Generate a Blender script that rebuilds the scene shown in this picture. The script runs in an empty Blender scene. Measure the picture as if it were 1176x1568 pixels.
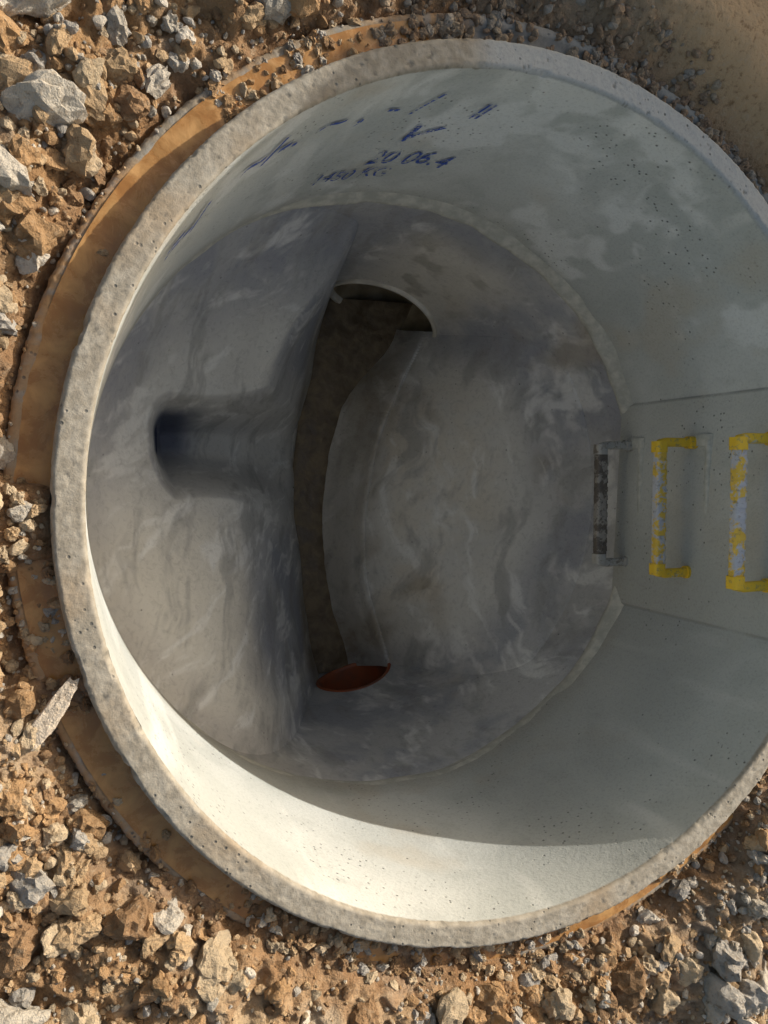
import bpy, bmesh, math, random
import numpy as np
from mathutils import Matrix, Vector
random.seed(7); rng=np.random.default_rng(11)
scene=bpy.context.scene
scene.view_settings.view_transform='Standard'; scene.view_settings.look='None'; scene.view_settings.exposure=0

# ---------------------------------------------------------------- noise
def _h(ix,iy,iz,s):
    n=(ix.astype(np.int64)*374761393+iy.astype(np.int64)*668265263+iz.astype(np.int64)*2147483647%4294967291+s*1442695041)&0xffffffff
    n=((n^(n>>13))*1274126177)&0xffffffff
    n=((n^(n>>15))*2246822519)&0xffffffff
    n=n^(n>>16)
    return (n&0xffffff)/float(0xffffff)
def vn(x,y,z,s=0):
    ix,iy,iz=np.floor(x),np.floor(y),np.floor(z)
    fx,fy,fz=x-ix,y-iy,z-iz
    fx,fy,fz=[t*t*(3-2*t) for t in (fx,fy,fz)]
    ix,iy,iz=ix.astype(np.int64),iy.astype(np.int64),iz.astype(np.int64)
    r=0
    for a in (0,1):
        for b in (0,1):
            for c in (0,1):
                w=(fx if a else 1-fx)*(fy if b else 1-fy)*(fz if c else 1-fz)
                r=r+w*_h(ix+a,iy+b,iz+c,s)
    return r*2-1
def fbm(x,y,z,sc,o=4,s=0,g=.5):
    r=0;a=1;t=0
    for i in range(o):
        ca,sa=math.cos(.9*i+.4),math.sin(.9*i+.4)
        xr_,yr_=x*ca-y*sa,x*sa+y*ca
        r=r+a*vn(xr_*sc+17.3*i,yr_*sc-9.1*i,(z*.95+.3*xr_)*sc+5.7*i,s+i);t+=a;a*=g;sc*=2.03
    return r/t
def sm(a,b,x):
    t=np.clip((x-a)/(b-a),0,1);return t*t*(3-2*t)
def smin(a,b,k):
    h=np.clip(.5+.5*(b-a)/k,0,1);return b*(1-h)+a*h-k*h*(1-h)
def lerp(c,d,f): return c+(np.array(d)-c)*f

# ---------------------------------------------------------------- mesh helpers
def mesh_obj(name,V,F,mat,smooth=True,col=None,parent=None):
    V=np.asarray(V,np.float32);F=np.asarray(F,np.int32)
    me=bpy.data.meshes.new(name)
    me.vertices.add(len(V));me.vertices.foreach_set('co',V.ravel())
    n=F.shape[1]
    me.loops.add(F.size);me.loops.foreach_set('vertex_index',F.ravel())
    me.polygons.add(len(F));me.polygons.foreach_set('loop_start',np.arange(len(F),dtype=np.int32)*n)
    me.polygons.foreach_set('loop_total',np.full(len(F),n,np.int32))
    me.update(calc_edges=True)
    me.polygons.foreach_set('use_smooth',np.full(len(F),smooth,bool))
    if col is not None:
        at=me.color_attributes.new('Col','FLOAT_COLOR','POINT')
        c=np.ones((len(V),4),np.float32);c[:,:3]=np.clip(col,0,1)
        at.data.foreach_set('color',c.ravel())
    me.materials.append(mat);me.update()
    ob=bpy.data.objects.new(name,me);scene.collection.objects.link(ob)
    if parent: ob.parent=parent
    return ob
def gridfaces(nu,nv,wrap_u=False):
    i=np.arange(nu if wrap_u else nu-1)[:,None];j=np.arange(nv-1)[None,:]
    i2=(i+1)%nu
    F=np.stack([i*nv+j+0*i, i2*nv+j, i2*nv+j+1, i*nv+j+1+0*i],-1)
    return F.reshape(-1,4)
def empty(name):
    e=bpy.data.objects.new(name,None);scene.collection.objects.link(e);return e

# ---------------------------------------------------------------- materials
class M:
    def __init__(s,name,rough=.9,spec=.3):
        s.m=bpy.data.materials.new(name);s.m.use_nodes=True
        s.t=s.m.node_tree;s.b=s.t.nodes['Principled BSDF']
        s.b.inputs['Roughness'].default_value=rough
        s.b.inputs['Specular IOR Level'].default_value=spec
        s.tc=s.t.nodes.new('ShaderNodeTexCoord')
        s.co=s.tc.outputs['Object']
    def n(s,t,**k):
        x=s.t.nodes.new(t)
        for a,v in k.items(): setattr(x,a,v)
        return x
    def L(s,a,b): s.t.links.new(a,b)
    def noise(s,sc,det=4,ro=.55,dist=0,vec=None):
        x=s.n('ShaderNodeTexNoise');x.inputs['Scale'].default_value=sc;x.inputs['Detail'].default_value=det
        x.inputs['Roughness'].default_value=ro;x.inputs['Distortion'].default_value=dist
        s.L(vec or s.co,x.inputs['Vector']);return x.outputs[0]
    def vor(s,sc,vec=None,feat='F1'):
        x=s.n('ShaderNodeTexVoronoi',feature=feat);x.inputs['Scale'].default_value=sc
        s.L(vec or s.co,x.inputs['Vector']);return x.outputs['Distance']
    def ramp(s,f,a,b,c0=0.,c1=1.):
        x=s.n('ShaderNodeMapRange',interpolation_type='SMOOTHSTEP')
        x.inputs[1].default_value=a;x.inputs[2].default_value=b;x.inputs[3].default_value=c0;x.inputs[4].default_value=c1
        s.L(f,x.inputs[0]);return x.outputs[0]
    def math(s,op,a,b=None):
        x=s.n('ShaderNodeMath',operation=op)
        for i,v in enumerate((a,b)):
            if v is None: continue
            if isinstance(v,(int,float)): x.inputs[i].default_value=v
            else: s.L(v,x.inputs[i])
        return x.outputs[0]
    def mix(s,f,a,b,bl='MIX'):
        x=s.n('ShaderNodeMix',data_type='RGBA',blend_type=bl)
        for i,v in ((0,f),(6,a),(7,b)):
            if isinstance(v,(int,float)): x.inputs[i].default_value=v
            elif isinstance(v,tuple): x.inputs[i].default_value=(*v,1)
            else: s.L(v,x.inputs[i])
        return x.outputs[2]
    def bump(s,h,st,dist,prev=None):
        x=s.n('ShaderNodeBump');x.inputs['Strength'].default_value=st;x.inputs['Distance'].default_value=dist
        s.L(h,x.inputs['Height'])
        if prev: s.L(prev,x.inputs['Normal'])
        return x.outputs[0]
    def attr(s):
        x=s.n('ShaderNodeAttribute');x.attribute_name='Col';return x.outputs['Color']
    def out(s,col,nrm=None,rough=None):
        if isinstance(col,tuple): s.b.inputs['Base Color'].default_value=(*col,1)
        else: s.L(col,s.b.inputs['Base Color'])
        if nrm: s.L(nrm,s.b.inputs['Normal'])
        if rough: s.L(rough,s.b.inputs['Roughness'])
        return s.m
    def dark(s,c,k): return s.mix(1.,c,(k,k,k),'MULTIPLY')

def mat_ring():
    m=M('cast_concrete')
    c=m.attr()
    f=m.noise(170,3,.7)
    c=m.mix(m.ramp(f,.45,.75,0,.45),c,m.dark(c,.6))
    gate=m.ramp(m.noise(4.5,2,.5),.46,.62)
    pit=m.math('MULTIPLY',m.ramp(m.vor(60),.07,.20,1,0),gate)
    p=m.math('MAXIMUM',pit,m.ramp(m.vor(21),.02,.07,1,0))
    c=m.mix(m.math('MULTIPLY',p,.8),c,(.09,.09,.085))
    h=m.math('SUBTRACT',m.math('MULTIPLY',f,.6),p)
    return m.out(c,m.bump(h,.6,.003))
def mat_base():
    m=M('trowelled_concrete',.70,.35)
    c=m.attr()
    f=m.noise(60,5,.70,.8)
    c=m.mix(m.ramp(f,.47,.72,0,.5),c,m.dark(c,.62))
    p=m.ramp(m.vor(19),.02,.07,1,0)
    c=m.mix(m.math('MULTIPLY',p,.6),c,(.09,.085,.08))
    h=m.math('SUBTRACT',m.math('MULTIPLY',f,.9),p)
    return m.out(c,m.bump(h,.6,.004))
def mat_mortar():
    m=M('mortar')
    f=m.noise(30,5,.65)
    c=m.mix(m.ramp(f,.35,.7),(.38,.37,.32),(.54,.52,.45))
    return m.out(c,m.bump(f,.5,.003))
def mat_soil(name='clay_soil'):
    m=M(name,.93,.25)
    c=m.attr()
    f=m.noise(75,5,.72)
    c=m.mix(m.ramp(f,.52,.72,0,.5),c,(.53,.415,.285))
    c=m.mix(m.ramp(f,.48,.30,0,.7),c,m.mix(1.,c,(.38,.31,.24),'MULTIPLY'))
    return m.out(c,m.bump(f,1,.012))
def mat_mud(name,a,b,r0,r1,bd=.003,sc=22):
    m=M(name,.5,.5)
    f=m.noise(sc,6,.65,.4)
    c=m.mix(m.ramp(f,.35,.7),a,b)
    return m.out(c,m.bump(f,.5,bd),m.ramp(f,.35,.65,r0,r1))
def mat_plastic(name,a,b,thr,c3=(.2,.18,.14)):
    m=M(name,.6,.4)
    f=m.noise(24,5,.72,.5)
    c=m.mix(m.ramp(f,thr,thr+.07),a,b)
    c=m.mix(m.ramp(m.noise(90,3,.6),.53,.70,0,.6),c,c3)
    return m.out(c,m.bump(f,.6,.003))
RING=mat_ring();BASE=mat_base();MORT=mat_mortar();SOIL=mat_soil()
MUDY=mat_mud('wet_orange_clay',(.30,.14,.04),(.47,.26,.09),.12,.5)
MUDD=mat_mud('channel_silt',(.11,.077,.042),(.22,.165,.10),.35,.8,.008,20)

# ---------------------------------------------------------------- manhole (one parent)
MH=empty('concrete_manhole')
NT=1500
th=np.linspace(0,2*np.pi,NT,endpoint=False)
TH0=math.radians(-2.7);HALF=math.radians(22.3)
def dang(t): return (t-TH0+np.pi)%(2*np.pi)-np.pi
def rin(t,r):
    d=dang(t)
    flat=r*math.cos(HALF)/np.cos(np.clip(d,-HALF,HALF))
    return np.where(np.abs(d)<HALF,flat-.004,r)
def arcmask(t,a,b,soft=6):
    d=np.degrees(t)%360
    c=(a+b)/2;hw=(b-a)/2
    return sm(hw+soft,hw,np.abs((d-c+180)%360-180))
prof=[]
for z in np.linspace(-.665,-.012,150): prof.append((.75,z,0))
prof+= [(.7503,-.007,1),(.7515,-.0025,1),(.7545,-.0003,1)]
for r in np.linspace(.757,.790,16): prof.append((r,0,2))
prof+= [(.7925,-.001,1),(.795,-.004,1),(.7965,-.010,1),(.798,-.03,1),(.799,-.045,1),(.802,-.058,3),(.815,-.058,3),(.838,-.056,3),(.842,-.050,3),(.848,-.047,3),(.857,-.048,3),(.862,-.055,3),(.865,-.10,3),(.865,-.5,3)]
P=np.array(prof)
T,_=np.meshgrid(th,np.arange(len(P)),indexing='ij')
Rr=np.tile(P[:,0],(NT,1));Zz=np.tile(P[:,1],(NT,1));K=np.tile(P[:,2],(NT,1))
w=np.clip((.757-Rr)/.004,0,1);w=np.where(Rr<=.75,1,w)*(Rr<.757)
Rr=np.where(Rr<.757,Rr+(rin(T,Rr)-Rr)*np.where(Rr<=.7501,1,w),Rr)
X,Y=Rr*np.cos(T),Rr*np.sin(T)
nz=fbm(X,Y,Zz,150,3,3);nb=fbm(X,Y,Zz,5,3,9)
pitn=fbm(X,Y,Zz*0,85,3,21)
chip=np.clip(pitn-.44+.12*fbm(X,Y,Zz*0,4,2,22),0,1)
edge=np.clip(fbm(X,Y,Zz*0,24,4,23)-.24,0,1)
dR=np.where(K==0,.0012*nb+.0004*nz,0)+np.where(K==1,.0014*nz,0)+np.where(K==3,.003*nz,0)
dR=dR+np.where((K==1)&(Rr>.79),-.014*edge,0)
dZ=np.where(K==1,.0010*nz-.008*chip-.018*edge,0)+np.where(K==2,.0010*nz-.008*chip,0)+np.where(K==3,.002*nz+.003*nb,0)
def ringcol(x,y,z,t,k,r):
    wx=x+.06*fbm(x,y,z,6,3,200);wz=z+.06*fbm(x,y,z,6,3,201)
    n1=fbm(wx,y,wz,3,4,141);n2=fbm(wx,y,wz,9,5,142,.62);n3=fbm(x,y,z*.2,12,4,143)
    c=np.zeros(x.shape+(3,))+np.array([.43,.44,.41])
    c=lerp(c,[.56,.565,.53],sm(-.25,.4,n1)[...,None]*.9)
    c=lerp(c,[.33,.34,.315],sm(.0,.45,n2)[...,None]*.38)
    c=lerp(c,[.68,.675,.63],sm(.1,.5,n3)[...,None]*.55)
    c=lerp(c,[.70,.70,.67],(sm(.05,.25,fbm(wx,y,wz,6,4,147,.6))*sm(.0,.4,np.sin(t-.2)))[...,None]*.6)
    c=lerp(c,[.44,.37,.27],sm(.15,.5,fbm(x,y,z,5,4,144))[...,None]*.40)
    c=lerp(c,[.30,.305,.285],(sm(.02,-.40,z)*arcmask(t,288,342,18))[...,None]*.6)  # shade of the wall turned away, right below the step panel, put into the colour
    c=lerp(c,[.33,.315,.27],(sm(-.56,-.66,z+.06*n2))[...,None]*.7)
    d=np.abs(dang(t))
    c=lerp(c,[.17,.17,.155],(np.exp(-((d-HALF)/.0035)**2)*(k==0)*(.4+.6*sm(-.3,.2,n2)))[...,None]*.85)
    c=lerp(c,[.41,.40,.35],((d<HALF)*(k==0))[...,None]*.45)
    top=((k==2)|(k==1))[...,None]
    nt=fbm(x,y,z,90,4,150)[...,None];nt2=fbm(x,y,z,7,3,151)[...,None]
    ct=lerp(np.zeros_like(c)+np.array([.27,.24,.19]),[.36,.325,.265],sm(-.3,.35,nt))
    ct=lerp(ct,[.32,.225,.13],sm(.0,.5,nt2)*.45)
    cold=arcmask(t,30,96,5)[...,None]
    ct=lerp(ct,[.38,.40,.40],cold*.8)
    ct=lerp(ct,[.13,.12,.10],sm(.02,.08,chip)[...,None]*.6)
    c=np.where(top,ct,c)
    led=(k==3)[...,None]
    cl=lerp(np.zeros_like(c)+np.array([.29,.24,.175]),[.36,.22,.11],sm(-.3,.3,nt2))
    cl=lerp(cl,[.27,.28,.27],np.maximum(sm(0,.4,nt)*.6,cold*.85))
    return np.where(led,cl,c)
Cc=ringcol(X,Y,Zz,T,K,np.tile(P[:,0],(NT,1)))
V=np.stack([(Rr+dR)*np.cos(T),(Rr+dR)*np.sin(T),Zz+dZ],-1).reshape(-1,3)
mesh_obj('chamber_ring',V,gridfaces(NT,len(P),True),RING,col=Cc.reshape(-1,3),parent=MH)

pr=[(.753,-.615),(.7495,-.625),(.744,-.640),(.7395,-.652),(.738,-.662),(.741,-.672),(.748,-.684),(.757,-.692)]
P2=np.array(pr);T,_=np.meshgrid(th,np.arange(len(P2)),indexing='ij')
R2=np.tile(P2[:,0],(NT,1));Z2=np.tile(P2[:,1],(NT,1))
side=.30+1.0*sm(-.1,.7,np.cos(T-math.radians(35)))
nn=fbm(R2*np.cos(T),R2*np.sin(T),Z2*0,9,3,31)
R2=.755-(.755-R2)*side*(1+.8*nn)
Z2=Z2+.018*fbm(R2*np.cos(T),R2*np.sin(T),Z2*0,5,3,5)
mesh_obj('joint_mortar',np.stack([R2*np.cos(T),R2*np.sin(T),Z2],-1).reshape(-1,3),gridfaces(NT,len(P2),True),MORT,parent=MH)

# benching and channel
yf=np.linspace(-.8,.8,161)
def smooth_curve(ys,xs):
    v=np.interp(yf,ys,xs);k=np.hanning(31);k/=k.sum()
    vp=np.pad(v,15,mode='reflect',reflect_type='odd');return np.convolve(vp,k,'valid')
XR=smooth_curve([-.8,-.67,-.37,-.13,.163,.4,.57,.8],[.36,.33,.235,.228,.28,.38,.47,.56])
XL=smooth_curve([-.8,-.7,-.4,-.04,.27,.654,.8],[.11,.095,.035,.008,.045,.13,.155])
KS=smooth_curve([-.8,-.7,-.5,-.2,.35,.55,.7,.8],[2.6,2.5,2.2,2.1,2.2,3.0,4.8,5.6])
def hbase(x,y):
    r=np.hypot(x,y)
    wy=y+.03*fbm(x,y,x*0,3,2,300);wx=x+.03*fbm(x,y,x*0,3,2,301)
    xr=np.interp(y,yf,XR);xl=np.interp(y,yf,XL);ks=np.interp(y,yf,KS)
    xw=np.sqrt(np.clip(.755**2-y*y,1e-4,None));xw=np.maximum(xw,xr+.01)
    fl=-1.765
    ch0=.40*sm(.30,.60,y)+.12*sm(-.5,-.7,y)
    p=np.clip((x-xl)/(xr-xl),0,1)
    ch=fl+.235*np.clip((p-.34-ch0)/(.66-ch0),0,1)**1.6-.010*np.exp(-((p-.88)/.06)**2)*(1-ch0*2)
    t=np.clip((x-xr)/(xw-xr),0,1)
    br=-1.545+.455*(1-(1-t)**1.5)
    e=x-xr
    zr=smin(ch+np.clip(e,0,9)*1.9,br,.09)
    zr=np.where(x<=xr,smin(ch,br+np.clip(-e,0,9)*1.5,.06),zr)
    zr=zr+np.where(x>xr,.22*np.exp(-np.clip(.755-r,0,1)/.055)*sm(0,.15,x-xr),0)
    d=.755-r
    up=sm(-.25,.25,y+.25*x)
    A=.09+.18*up
    bl=-.70-A*(1-np.exp(-np.clip(d,0,2)/.09))-.54*d
    bl=bl-.20*sm(-.28,.04,x)*sm(.35,.68,y)-.16*sm(-.35,.0,x)*sm(-.30,-.7,y)
    bl=bl+.06*fbm(x,y,x*0,2.6,2,77)*sm(0,.1,d)
    face=fl+.01+ks*np.clip(xl-wx,-.1,5)
    yc=.158+.05*(x+.3)
    dy=wy-yc
    fin=-1.38-.37*sm(-.5,.06,x)
    fx=sm(-.54,-.10,x)
    q=np.where(dy>0,42.-20*fx,30.-24*fx)*np.clip(np.abs(dy)-.02,0,9)**2
    zin=fin+q
    lip=np.clip(-.520-.5*(wx+x),0,3)
    zin=zin+4*lip+70*lip**2
    kk=.08+.24*sm(-.48,-.72,y)+.06*sm(.5,.7,y)
    zl=smin(bl,face,kk);zl=smin(zl,zin,.15)
    zl=np.maximum(zl,fl)
    z=np.where(x>xl,zr,zl)
    z=z+.007*fbm(x,y,x*0,7,4,2)+.0018*fbm(x,y,x*0,34,3,8)
    return z
NR=360;NA=1400
rr=np.linspace(.004,.765,NR);ta=np.linspace(0,2*np.pi,NA,endpoint=False)
T,R0=np.meshgrid(ta,rr,indexing='ij')
X=R0*np.cos(T);Y=R0*np.sin(T);Z=hbase(X,Y)
def basecol(x,y,z,slope=None):
    wx=x+.08*fbm(x,y,z,3.5,4,400);wy=y+.08*fbm(x,y,z,3.5,4,401);wz=z+.08*fbm(x,y,z,4,3,402)
    n1=fbm(wx,wy,wz,2.6,4,41)[...,None];n2=fbm(wx,wy,wz,6,5,52,.6)[...,None]
    def st(a,b,s,seed,ang):
        ca,sa=math.cos(ang),math.sin(ang)
        u=wx*ca+wy*sa;v=-wx*sa+wy*ca
        g=0;am=1;tt=0;sc=s
        for i in range(5):
            g=g+am*vn(u*a*sc+3.1*i,v*b*sc+7.7*i,wz*sc*.5,seed+i);tt+=am;am*=.66;sc*=1.9
        return (g/tt)[...,None]
    s1=st(2.2,.4,12,61,.15);s2=st(1.9,.45,11,66,-.25);s3=st(.4,2.0,12,72,.6)
    right=sm(.1,.3,x)[...,None]
    sA=s1*right+s3*(1-right)
    c=np.zeros(x.shape+(3,))+np.array([.55,.535,.495])
    c=lerp(c,[.67,.655,.61],sm(-.3,.4,n1)*.9)
    r=np.hypot(x,y)
    if slope is None: slope=np.zeros_like(x)
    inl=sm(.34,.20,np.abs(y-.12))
    f=(sm(.06,-.02,x)*sm(1.1,1.9,slope)*sm(.68,.6,r)*(1-.65*inl))[...,None]*(.6+.4*sm(-.4,.3,n2))  # bluish shade of the steep channel face painted into the colour
    f=np.maximum(f,(sm(.30,.60,y)*sm(.25,-.1,x)*sm(.50,.68,r))[...,None]*(.6+.4*sm(-.3,.3,n2)))  # form shading of the upper-left bench, also painted: dark by the wall, fading inward
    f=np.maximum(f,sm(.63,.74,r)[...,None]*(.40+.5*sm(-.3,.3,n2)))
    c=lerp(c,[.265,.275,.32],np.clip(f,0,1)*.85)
    b=(sm(.2,.32,x)*sm(.70,.5,r))[...,None]*sm(-.4,.4,n2)
    c=lerp(c,[.64,.575,.465],b*.7)
    c=lerp(c,[.62,.57,.475],(sm(-.1,-.3,x)*sm(.1,-.2,y)*sm(-1.1,-.95,z))[...,None]*.5)
    c=lerp(c,[.82,.81,.775],sm(.06,.42,sA)*.6)
    c=lerp(c,[.27,.262,.245],sm(.02,.40,s2)*.52)
    c=lerp(c,[.30,.24,.165],sm(.08,.4,fbm(wx,wy,wz,4.5,4,71)[...,None])*.5*sm(.1,.3,x)[...,None])
    c=lerp(c,[.045,.06,.11],(sm(-.38,-.49,x)*sm(.05,.15,y)*sm(.29,.22,y)*sm(-1.10,-1.25,z))[...,None]*.85)  # shaded inlet floor painted as a navy tone
    c=lerp(c,[.25,.205,.145],(sm(-1.50,-1.70,z)*sm(-.05,.03,x))[...,None]*(.35+.5*sm(-.2,.3,n2)))
    return c
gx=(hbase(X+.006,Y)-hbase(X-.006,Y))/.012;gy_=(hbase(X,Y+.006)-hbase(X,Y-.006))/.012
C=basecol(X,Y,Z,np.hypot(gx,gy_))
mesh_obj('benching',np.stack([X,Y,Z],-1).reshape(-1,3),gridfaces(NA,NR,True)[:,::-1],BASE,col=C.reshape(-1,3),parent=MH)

pipes=[(math.radians(65),-1.575,.207),(math.radians(-74.5),-1.60,.135)]
nz_=240
zz=np.linspace(-1.9,-.655,nz_);NW=1440
tw=np.linspace(0,2*np.pi,NW,endpoint=False)
T,Z=np.meshgrid(tw,zz,indexing='ij')
Rw=.756+.003*fbm(np.cos(T)*.75,np.sin(T)*.75,Z,6,4,66)
X=Rw*np.cos(T);Y=Rw*np.sin(T)
F=gridfaces(NW,nz_,True)
Vw=np.stack([X,Y,Z],-1).reshape(-1,3)
cen=Vw[F].mean(1);keep=np.ones(len(F),bool)
for a,pz,pR in pipes:
    ax=np.array([math.cos(a),math.sin(a)]);lat=-cen[:,0]*ax[1]+cen[:,1]*ax[0];al=cen[:,0]*ax[0]+cen[:,1]*ax[1]
    keep&=~((al>0)&(np.hypot(lat,cen[:,2]-pz)<pR+.008))
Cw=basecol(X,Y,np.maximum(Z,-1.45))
k=(sm(.35,.1,np.abs(T-1.15))*sm(-.75,-.95,Z))[...,None]
Cw=lerp(Cw,[.66,.62,.54],k*.75)
n_=fbm(X,Y,Z,9,4,555,.6)[...,None]
Cw=lerp(Cw,[.30,.27,.22],k*sm(.05,.35,n_)*.6)
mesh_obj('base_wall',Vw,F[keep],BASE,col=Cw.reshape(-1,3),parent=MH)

mp_=M('pipe_concrete');mp_=mp_.out(mp_.mix(mp_.ramp(mp_.noise(12,5),.35,.7),(.52,.48,.40),(.72,.68,.60)),mp_.bump(mp_.noise(50,4),.5,.003))
md_=M('pipe_bore_dark',.5);md_=md_.out(md_.mix(md_.ramp(md_.noise(12,5),.35,.7),(.22,.175,.11),(.38,.31,.21)),md_.bump(md_.noise(50,4),.5,.003))  # bore is a darker brown than the pipe mouth
mo_=M('orange_pvc',.5,.4);mo_=mo_.out(mo_.mix(mo_.ramp(mo_.noise(10,4),.4,.7),(.34,.09,.035),(.20,.08,.045)))
def pipe(name,a,pz,R,th_,L,mat,prot=.012,bore=None):
    ax=np.array([math.cos(a),math.sin(a)]);la=np.array([-ax[1],ax[0]])
    ph=np.linspace(0,2*np.pi,96,endpoint=False)
    def mk(nm,prs,mt):
        rows=[]
        for rad,off in prs:
            u=rad*np.cos(ph);z=pz+rad*np.sin(ph)
            if off<.2: s=np.sqrt(.756**2-u*u)+off
            else: s=np.full_like(u,.75+off)
            rows.append(np.stack([ax[0]*s+la[0]*u,ax[1]*s+la[1]*u,z],-1))
        mesh_obj(nm,np.stack(rows,1).reshape(-1,3),gridfaces(96,len(rows),True),mt,parent=MH)
    mk(name,((R+th_,.03),(R+th_,-prot*.6),(R+th_*.8,-prot),(R+.003,-prot),(R,-prot*.5),(R,.012)),mat)
    mk(name+'_bore',((R,.012),(R,.05),(R,.1),(R,.5),(R,L),(.001,L)),bore)
pipe('outlet_pipe',*pipes[0],.018,1.2,mp_,.012,md_)
pipe('inlet_pipe',*pipes[1],.014,1.2,mo_,.004,mo_)
ph=np.linspace(0,2*np.pi,64,endpoint=False);rows=[]
for rad,s in ((.098,-.72),(.098,-.548),(.088,-.548),(.088,-.70),(.001,-.72)):
    rows.append(np.stack([np.full(64,s),.152+rad*np.cos(ph),-1.33+rad*np.sin(ph)],-1))
mb_=M('dark_pipe',.5,.4);mb_=mb_.out(mb_.mix(mb_.ramp(mb_.noise(10,4),.4,.7),(.03,.035,.06),(.06,.065,.09)))
mesh_obj('side_pipe',np.stack(rows,1).reshape(-1,3),gridfaces(64,5,True),mb_,parent=MH)

ys=np.linspace(-.74,.74,300);us=np.linspace(0,1,50)
Yg,U=np.meshgrid(ys,us,indexing='ij')
xl=np.interp(Yg,yf,XL)-.02;xr=np.interp(Yg,yf,XR)
wid=.58+.07*fbm(Yg*0,Yg,Yg*0,4,3,88)+.36*sm(.25,.6,Yg)
Xg=xl+(xr-xl)*wid*U
Zg=-1.738+.010*fbm(Xg,Yg,Xg*0,6,3,13)+.003*fbm(Xg,Yg,Xg*0,30,4,4)-.012*(np.abs(U-.5)*2)**4+.02*sm(.3,.6,Yg)*U**2
mesh_obj('channel_silt',np.stack([Xg,Yg,Zg],-1).reshape(-1,3),gridfaces(300,50)[:,::-1],MUDD,parent=MH)

# ---------------------------------------------------------------- step irons
YEL=mat_plastic('yellow_step_plastic',(.76,.48,.03),(.50,.45,.32),.60)
WORN=mat_plastic('worn_step_face',(.70,.46,.06),(.47,.47,.49),.45)
DRK=mat_plastic('dirty_step_plastic',(.12,.10,.08),(.30,.27,.23),.48,(.05,.04,.035))
GRY=mat_plastic('grey_step_edge',(.38,.36,.32),(.18,.155,.125),.52)
def bar(bm,pts,rad_w,rad_h,mi,sq=.35):
    k=16;rings=[]
    for i,p in enumerate(pts):
        p=Vector(p);d=(Vector(pts[min(i+1,len(pts)-1)])-Vector(pts[max(i-1,0)])).normalized()
        up=Vector((0,0,1));s=d.cross(up).normalized()
        ring=[]
        for j in range(k):
            a=2*math.pi*(j+.5)/k
            ca,sa=math.cos(a),math.sin(a)
            ca=math.copysign(abs(ca)**sq,ca);sa=math.copysign(abs(sa)**sq,sa)
            ring.append(bm.verts.new(p+s*ca*rad_w+up*sa*rad_h))
        rings.append(ring)
    for a,b in zip(rings,rings[1:]):
        for j in range(k):
            f=bm.faces.new((a[j],a[(j+1)%k],b[(j+1)%k],b[j]));f.material_index=mi;f.smooth=False
    for r in (rings[0],rings[-1]): bm.faces.new(r).material_index=mi
def step(name,zc,m1,m2,proj=.105,xw=.692,hw=.0128):
    bm=bmesh.new()
    x0=xw-proj;yA,yB=-.195,.135
    pts=[(xw+.03,yA,zc),(x0+.02,yA,zc),(x0+.004,yA+.003,zc),(x0,yA+.012,zc)]
    pts+=[(x0,y,zc) for y in np.linspace(yA+.03,yB-.03,6)]
    pts+=[(x0,yB-.012,zc),(x0+.004,yB-.003,zc),(x0+.02,yB,zc),(xw+.03,yB,zc)]
    bar(bm,pts,.0115,.011,0,.6)
    bar(bm,[(x0,yA+.026,zc+.002),(x0,yB-.026,zc+.002)],hw,.0125,1,.5)
    n=11
    for i in range(n):
        ya=yA+.034+(yB-yA-.068)*i/n;yb=ya+(yB-yA-.068)*.55/n
        bar(bm,[(x0,ya,zc+.003),(x0,yb,zc+.003)],hw+.0012,.0132,1,.5)
    for y in (yA+.012,yB-.012):
        bar(bm,[(x0-.002,y-.014,zc+.002),(x0-.002,y+.014,zc+.002)],.0165,.0165,0,.5)
    for y in (yA,yB):
        bar(bm,[(xw+.02,y,zc),(xw-.018,y,zc)],.016,.015,0,.8)
    bmesh.ops.recalc_face_normals(bm,faces=bm.faces)
    me=bpy.data.meshes.new(name);bm.to_mesh(me);bm.free()
    me.materials.append(m1);me.materials.append(m2)
    ob=bpy.data.objects.new(name,me);scene.collection.objects.link(ob)
    return ob
step('manhole_step',-.12,YEL,WORN,hw=.0145);step('manhole_step',-.37,YEL,WORN,hw=.0145);step('manhole_step',-.615,GRY,DRK,.098,hw=.017)
bm=bmesh.new()
for zc in (-.32,-.07,-.57):
    bar(bm,[(.699,-.20,zc),(.699,.14,zc)],.011,.010,0,.9)
    for y in (-.20,.14): bar(bm,[(.699,y-.014,zc-.018),(.699,y+.014,zc-.018)],.011,.030,0,.9)
bmesh.ops.recalc_face_normals(bm,faces=bm.faces)
me=bpy.data.meshes.new('step_sockets');bm.to_mesh(me);bm.free();me.materials.append(MORT)
o=bpy.data.objects.new('step_sockets',me);scene.collection.objects.link(o);o.parent=MH

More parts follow.
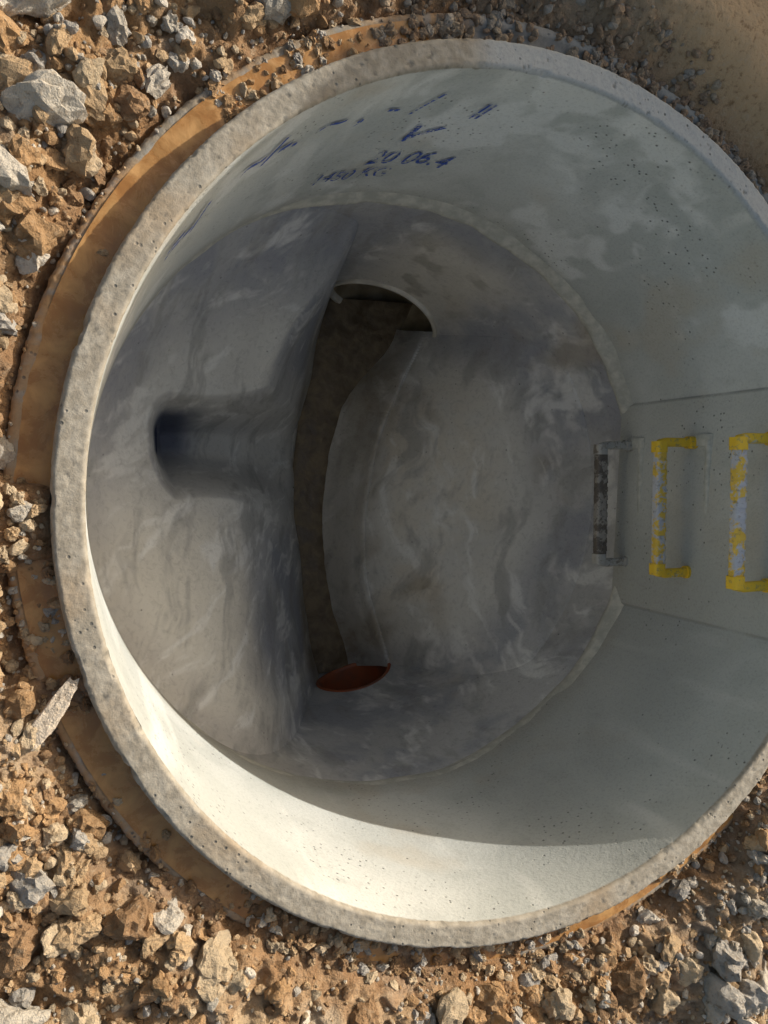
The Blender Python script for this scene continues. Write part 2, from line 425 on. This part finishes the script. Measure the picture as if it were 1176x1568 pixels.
# ---------------------------------------------------------------- marker writing on the ring wall
inkm=M('blue_marker',.7,.3)
ink=inkm.out((.03,.075,.33))
tr=inkm.n('ShaderNodeBsdfTransparent');ms=inkm.n('ShaderNodeMixShader')
inkm.L(inkm.ramp(inkm.noise(75,4,.7),.48,.60,0,.92),ms.inputs[0])
inkm.L(inkm.b.outputs[0],ms.inputs[1]);inkm.L(tr.outputs[0],ms.inputs[2])
inkm.L(ms.outputs[0],inkm.t.nodes['Material Output'].inputs[0])
WR=[]
def text(s,x0,y0,z0,size,width,slant=.25,rise=0,bold=.0):
    cu=bpy.data.curves.new('t','FONT');cu.body=s;cu.size=1;cu.shear=slant;cu.resolution_u=3;cu.offset=bold
    o=bpy.data.objects.new('t',cu);scene.collection.objects.link(o)
    dg=bpy.context.evaluated_depsgraph_get();me=o.evaluated_get(dg).to_mesh()
    bm=bmesh.new();bm.from_mesh(me);bmesh.ops.triangulate(bm,faces=bm.faces)
    bmesh.ops.subdivide_edges(bm,edges=bm.edges,cuts=2)
    xs=[v.co.x for v in bm.verts];w=max(xs)-min(xs)
    t0=math.atan2(y0,x0)
    for v in bm.verts:
        px=(v.co.x-min(xs))/w*width;py=v.co.y*size
        py+=.005*math.sin(px*60)+rise*px
        t=t0-px/.75;r=.7465
        v.co=Vector((r*math.cos(t),r*math.sin(t),z0+py))
    m2=bpy.data.meshes.new('w');bm.to_mesh(m2);bm.free()
    ob=bpy.data.objects.new('w',m2);scene.collection.objects.link(ob);m2.materials.append(ink);WR.append(ob)
    bpy.data.objects.remove(o)
text('20 06.4',-.175,.73,-.43,.10,.195)
text('1450 KG',-.27,.70,-.51,.085,.18,bold=-.005)
text('V',-.14,.74,-.31,.11,.075,.5,bold=.01)
text('II',-.045,.75,-.19,.09,.03,.4,bold=.01)
text('~/-.',-.50,.56,-.17,.12,.13,bold=.01)
text('=-/',-.62,.42,-.22,.12,.12,bold=.02)
text('~ , - /',-.36,.66,-.17,.10,.24)
for o in scene.objects: o.select_set(False)
for o in WR: o.select_set(True)
bpy.context.view_layer.objects.active=WR[0]
bpy.ops.object.join();WR[0].name='marker_writing';WR[0].parent=MH

# ---------------------------------------------------------------- ground
def cover(t):
    d=np.degrees(t)%360
    c=np.zeros_like(d)
    def bf(c0,hw,soft,a):
        q=np.abs((d-c0+180)%360-180);return a*sm(hw+soft,hw,q)
    for a in (bf(258,20,8,.80),bf(85,18,10,.35),bf(181,3,2.5,1.),bf(199,1.5,2.5,.8),bf(226,3,4,.8),bf(238,4,4,.9),bf(318,9,5,1.),bf(40,30,8,.4),bf(350,30,8,.9),bf(128,2,3,.5),bf(151,1,2,.5)):
        c=np.maximum(c,a)
    return c
def fingerpatch(x,y): return sm(.46,.24,np.hypot((x-.62)*.9,y-.98))  # smooth tan ground patch standing in for a blurred finger at the lens
def ground(x,y,detail=True):
    r=np.hypot(x,y);t=np.arctan2(y,x)
    wob=.030*fbm(x,y,x*0,7,3,19)
    cv=cover(t)
    z=-.088+.082*sm(.834,.97,r+wob)+.050*cv*sm(1.1,.8,r)
    z=z+.02*sm(1.,1.6,r)
    amp=np.maximum(sm(.82,.90,r),sm(.79,.815,r)*np.clip(cv,0,1)*.55)*sm(60,5,r)
    fpatch=fingerpatch(x,y)
    bill=1-2*np.abs(fbm(x,y,x*0,11,3,2));bill2=1-2*np.abs(fbm(x,y,x*0,28,3,12))
    z=z+amp*(1-fpatch*.92)*(.034*fbm(x,y,x*0,5,3,1)+.020*bill+.013*bill2+.010*fbm(x,y,x*0,60,3,6)-.012)+(1-amp)*.006*fbm(x,y,x*0,30,3,6)
    z=z+.05*fpatch*sm(.8,1.0,r)
    z=np.where(r<.83,np.minimum(z,-.012),z)
    q=np.hypot((x-1.48)/.62,(y-1.42)/.48)
    z=z+.87*sm(1.25,.25,q)*(1+.12*fbm(x,y,x*0,3,3,8))  # unseen soil heap added out of view to shade the upper-right rim and ground
    z=z+sm(6,60,r)*.6*fbm(x,y,x*0,.03,3,4)
    return z
rg=np.concatenate([np.linspace(.798,1.35,210),1.35*np.power(600/1.35,np.linspace(0,1,100)[1:])])
NG=1600;tg=np.linspace(0,2*np.pi,NG,endpoint=False)
T,R0=np.meshgrid(tg,rg,indexing='ij');X=R0*np.cos(T);Y=R0*np.sin(T);Z=ground(X,Y)
def greyf(x,y):
    return np.maximum(sm(.15,.5,x)*sm(-.5,-.8,y),sm(-.4,-.75,x)*sm(.5,.75,y))
def soilcol(x,y,z):
    n=fbm(x,y,z,3,4,90)[...,None];n2=fbm(x,y,z,14,4,91)[...,None];n3=fbm(x,y,z,40,3,92)[...,None];n4=fbm(x,y,z,6,4,93)[...,None]
    c=np.zeros(x.shape+(3,))+np.array([.38,.23,.11])
    c=lerp(c,[.48,.35,.215],sm(-.3,.4,n))
    c=lerp(c,[.42,.36,.28],sm(.0,.45,n2)*.65)
    c=lerp(c,[.21,.12,.06],sm(.0,.4,n4)*.6)
    c=lerp(c,[.24,.14,.07],sm(.0,.4,n3)*.6)
    c=lerp(c,[.38,.335,.27],greyf(x,y)[...,None]*.5*sm(-.3,.2,n2))
    gy=(sm(.0,.35,x+.25)*sm(.6,.75,y))[...,None]*.6
    c=lerp(c,[.30,.26,.20],gy)
    c=lerp(c,[.60,.41,.235],fingerpatch(x,y)[...,None])
    r=np.hypot(x,y)[...,None]
    c=lerp(c,[.24,.125,.055],sm(.96,.85,r)*(1-gy)*.7)
    return c
G=mesh_obj('ground',np.stack([X,Y,Z],-1).reshape(-1,3),gridfaces(NG,len(rg),True)[:,::-1],SOIL,col=soilcol(X,Y,Z).reshape(-1,3))

tm=np.radians(np.linspace(101,388,1100));rm=np.linspace(.790,.848,14)
T,R0=np.meshgrid(tm,rm,indexing='ij');X=R0*np.cos(T);Y=R0*np.sin(T)
Z=-.0455+.004*fbm(X,Y,X*0,12,3,7)+.0014*fbm(X,Y,X*0,60,3,8)
dd=np.degrees(T);Z=Z-.02*sm(106,101,dd)-.02*sm(382,388,dd)
mesh_obj('wet_clay',np.stack([X,Y,Z],-1).reshape(-1,3),gridfaces(1100,14)[:,::-1],MUDY)

# ---------------------------------------------------------------- stones and clods
def ico(sub):
    bm=bmesh.new();bmesh.ops.create_icosphere(bm,subdivisions=sub,radius=1)
    v=np.array([q.co[:] for q in bm.verts]);f=np.array([[q.index for q in p.verts] for p in bm.faces]);bm.free();return v,f
def variants(sub,n,lump,nf_=.55,cuts=11):
    v0,f=ico(sub);out=[]
    for i in range(n):
        v=v0.copy()
        v*=rng.uniform(.7,1.25,3)
        for k in range(cuts):
            nn=rng.normal(size=3);nn/=np.linalg.norm(nn);d=rng.uniform(.45,.85)
            q=v@nn-d;v=v-np.clip(q,0,None)[:,None]*nn*.92
        nz=fbm(v[:,0]+i*7,v[:,1],v[:,2],1.6,3,i)
        nf=fbm(v[:,0]+i*7,v[:,1],v[:,2],5,3,i+50)
        v=v*(1+lump*nz+lump*nf_*nf)[:,None]
        out.append(v)
    return out,f
def rotm(n):
    q=rng.normal(size=(n,4));q/=np.linalg.norm(q,axis=1)[:,None];w,x,y,z=q.T
    return np.stack([1-2*(y*y+z*z),2*(x*y-z*w),2*(x*z+y*w),2*(x*y+z*w),1-2*(x*x+z*z),2*(y*z-x*w),2*(x*z-y*w),2*(y*z+x*w),1-2*(x*x+y*y)],-1).reshape(n,3,3)
pal=np.array([[.49,.345,.20],[.51,.40,.265],[.42,.26,.13],[.52,.47,.39],[.41,.38,.335],[.60,.54,.45],[.31,.19,.10]])
def scatter(var,f,xy,size,sink,cidx=None,zadd=0,wts=None):
    n=len(xy);Rm=rotm(n);sc=size[:,None]*rng.uniform(.75,1.2,(n,3))
    z=ground(xy[:,0],xy[:,1])
    r=np.hypot(xy[:,0],xy[:,1]);z=np.where(r<.86,np.maximum(z,-.05),z)
    g=greyf(xy[:,0],xy[:,1])
    Vs=[];Fs=[];Cs=[]
    for i in range(n):
        v=(var[i%len(var)]*sc[i])@Rm[i].T
        v=v+np.array([xy[i,0],xy[i,1],z[i]+size[i]*sink+zadd])
        Vs.append(v);Fs.append(f)
        if cidx is None:
            base=pal[rng.choice(7,p=wts)]
            if rng.uniform()<g[i]*.5: base=pal[rng.integers(3,6)]
        else: base=pal[cidx[i]]
        c=base*rng.uniform(.75,1.12)
        if xy[i,1]>.62 and xy[i,0]>-.3: c=c*.5+np.array([.32,.28,.24])*.4
        Cs.append(np.tile(c,(len(v),1)))
    return Vs,Fs,Cs
def pts(n,rmin,clump=True):
    o=[]
    while len(o)<n:
        x=rng.uniform(-1.15,.85,4000);y=rng.uniform(-1.3,1.05,4000);r=np.hypot(x,y)
        k=(r>rmin)
        d=fbm(x,y,x*0,5,3,123);k&=(rng.uniform(-.6,.5,4000)<d+.15) if clump else k
        k&=~(fingerpatch(x,y)>rng.uniform(.1,.5,4000))
        k&=~((y>.55)&(x>-.3)&(rng.uniform(0,1,4000)<.55))
        o+=list(zip(x[k],y[k]))
    return np.array(o[:n])
class Acc:
    def __init__(s): s.V=[];s.F=[];s.C=[];s.o=0
    def add(s,res):
        for v,f,c in zip(*res):
            s.V.append(v);s.F.append(f+s.o);s.C.append(c);s.o+=len(v)
    def make(s,name,smooth): 
        return mesh_obj(name,np.concatenate(s.V),np.concatenate(s.F),SOIL,smooth=smooth,col=np.concatenate(s.C))
v1,f1=variants(1,14,.25);v2,f2=variants(2,16,.30);v2b,f2b=variants(3,18,.42,.9,5);v3,f3=variants(4,10,.26,.6)
W=[.25,.18,.24,.07,.07,.05,.14]
a_=Acc()
p=pts(13000,.855);a_.add(scatter(v1,f1,p,rng.uniform(.0025,.0065,len(p)),.4,wts=W))
p=pts(3200,.87);a_.add(scatter(v2,f2,p,rng.uniform(.006,.013,len(p)),.3,wts=W))
p=pts(1100,.885);a_.add(scatter(v2b,f2b,p,rng.uniform(.012,.028,len(p)),.1,wts=W))
p=pts(330,.90);a_.add(scatter(v2b,f2b,p,rng.uniform(.026,.045,len(p)),.0,wts=W))
a=rng.uniform(0,2*np.pi,1700);rr_=rng.uniform(.803,.866,1700)
k=fbm(np.cos(a),np.sin(a),a*0,5,2,55)+rng.uniform(-.3,.3,1700)+cover(a)*.6>.16
p=np.stack([rr_*np.cos(a),rr_*np.sin(a)],-1)[k];a_.add(scatter(v2b,f2b,p,rng.uniform(.003,.012,len(p)),.3,wts=W))
a=np.radians(rng.uniform(62,102,260));rr_=rng.uniform(.81,.92,260)
p=np.stack([rr_*np.cos(a),rr_*np.sin(a)],-1);a_.add(scatter(v2,f2,p,rng.uniform(.004,.011,len(p)),.3,wts=W))
a_.make('gravel',False)
b_=Acc()
big=[(-.80,.70,.05,3),(-.70,.76,.055,5),(-.90,.62,.05,4),(-.62,.80,.03,1),(-.86,.80,.06,3),(-.865,.09,.026,5),(-.88,.03,.03,1),(-.885,-.02,.03,5),(-.835,.005,.022,5),(-.84,-.045,.016,1),
 (-.86,-.72,.05,3),(-.72,-.80,.045,5),(-.80,-.62,.03,1),(-.60,-.93,.04,1),(-.42,-.93,.045,5),
 (.42,-.98,.045,4),(.55,-1.0,.05,3),(.62,-.93,.055,4),(.50,-.90,.04,1),(.30,-.98,.04,1),(.66,-.80,.04,0),(-.75,-.95,.055,1),
 (-.95,.45,.035,1),(-.9,.35,.03,0),(-.06,.845,.014,5)]
b=np.array(big);b_.add(scatter(v3,f3,b[:,:2],b[:,2]*.9,.2,b[:,3].astype(int)))
b_.make('rubble_stones',True)
v=v3[2].copy()/np.abs(v3[2]).max(0);v=v*np.array([.066,.017,.010]);an=math.radians(58)
v=v@np.array([[math.cos(an),-math.sin(an),0],[math.sin(an),math.cos(an),0],[0,0,1]]).T+np.array([-.805,-.29,-.008])
mesh_obj('stone_shard',v,f3,SOIL,smooth=False,col=np.tile([.66,.56,.44],(len(v),1)))

# ---------------------------------------------------------------- sky, sun, camera
az=math.radians(28);el=math.radians(23.3)
w=bpy.data.worlds.new('World');scene.world=w;w.use_nodes=True
sk=w.node_tree.nodes.new('ShaderNodeTexSky');sk.sky_type='NISHITA';sk.sun_disc=False
sk.sun_elevation=el;sk.sun_rotation=math.pi/2-az
sk.air_density=1.4;sk.dust_density=6;sk.ozone_density=.5
bg=w.node_tree.nodes['Background'];bg.inputs[1].default_value=.15
w.node_tree.links.new(sk.outputs[0],bg.inputs[0])
sl=bpy.data.lights.new('sun','SUN');sl.energy=5;sl.angle=math.radians(.5);sl.color=(1,.955,.88)
so=bpy.data.objects.new('sun',sl);scene.collection.objects.link(so)
d=Vector((math.cos(az)*math.cos(el),math.sin(az)*math.cos(el),math.sin(el)))
so.rotation_euler=d.to_track_quat('Z','Y').to_euler();so.location=d*20
cam=bpy.data.cameras.new('camera');co=bpy.data.objects.new('camera',cam);scene.collection.objects.link(co)
cam.sensor_fit='VERTICAL';cam.sensor_height=36;cam.lens=36*1180/1568;cam.clip_start=.02;cam.clip_end=2000
co.matrix_world=Matrix.Translation((-.7476,.0615,1.1817))@Matrix.Rotation(-.3679,4,'Y')@Matrix.Rotation(-.0524,4,'X')
scene.camera=co
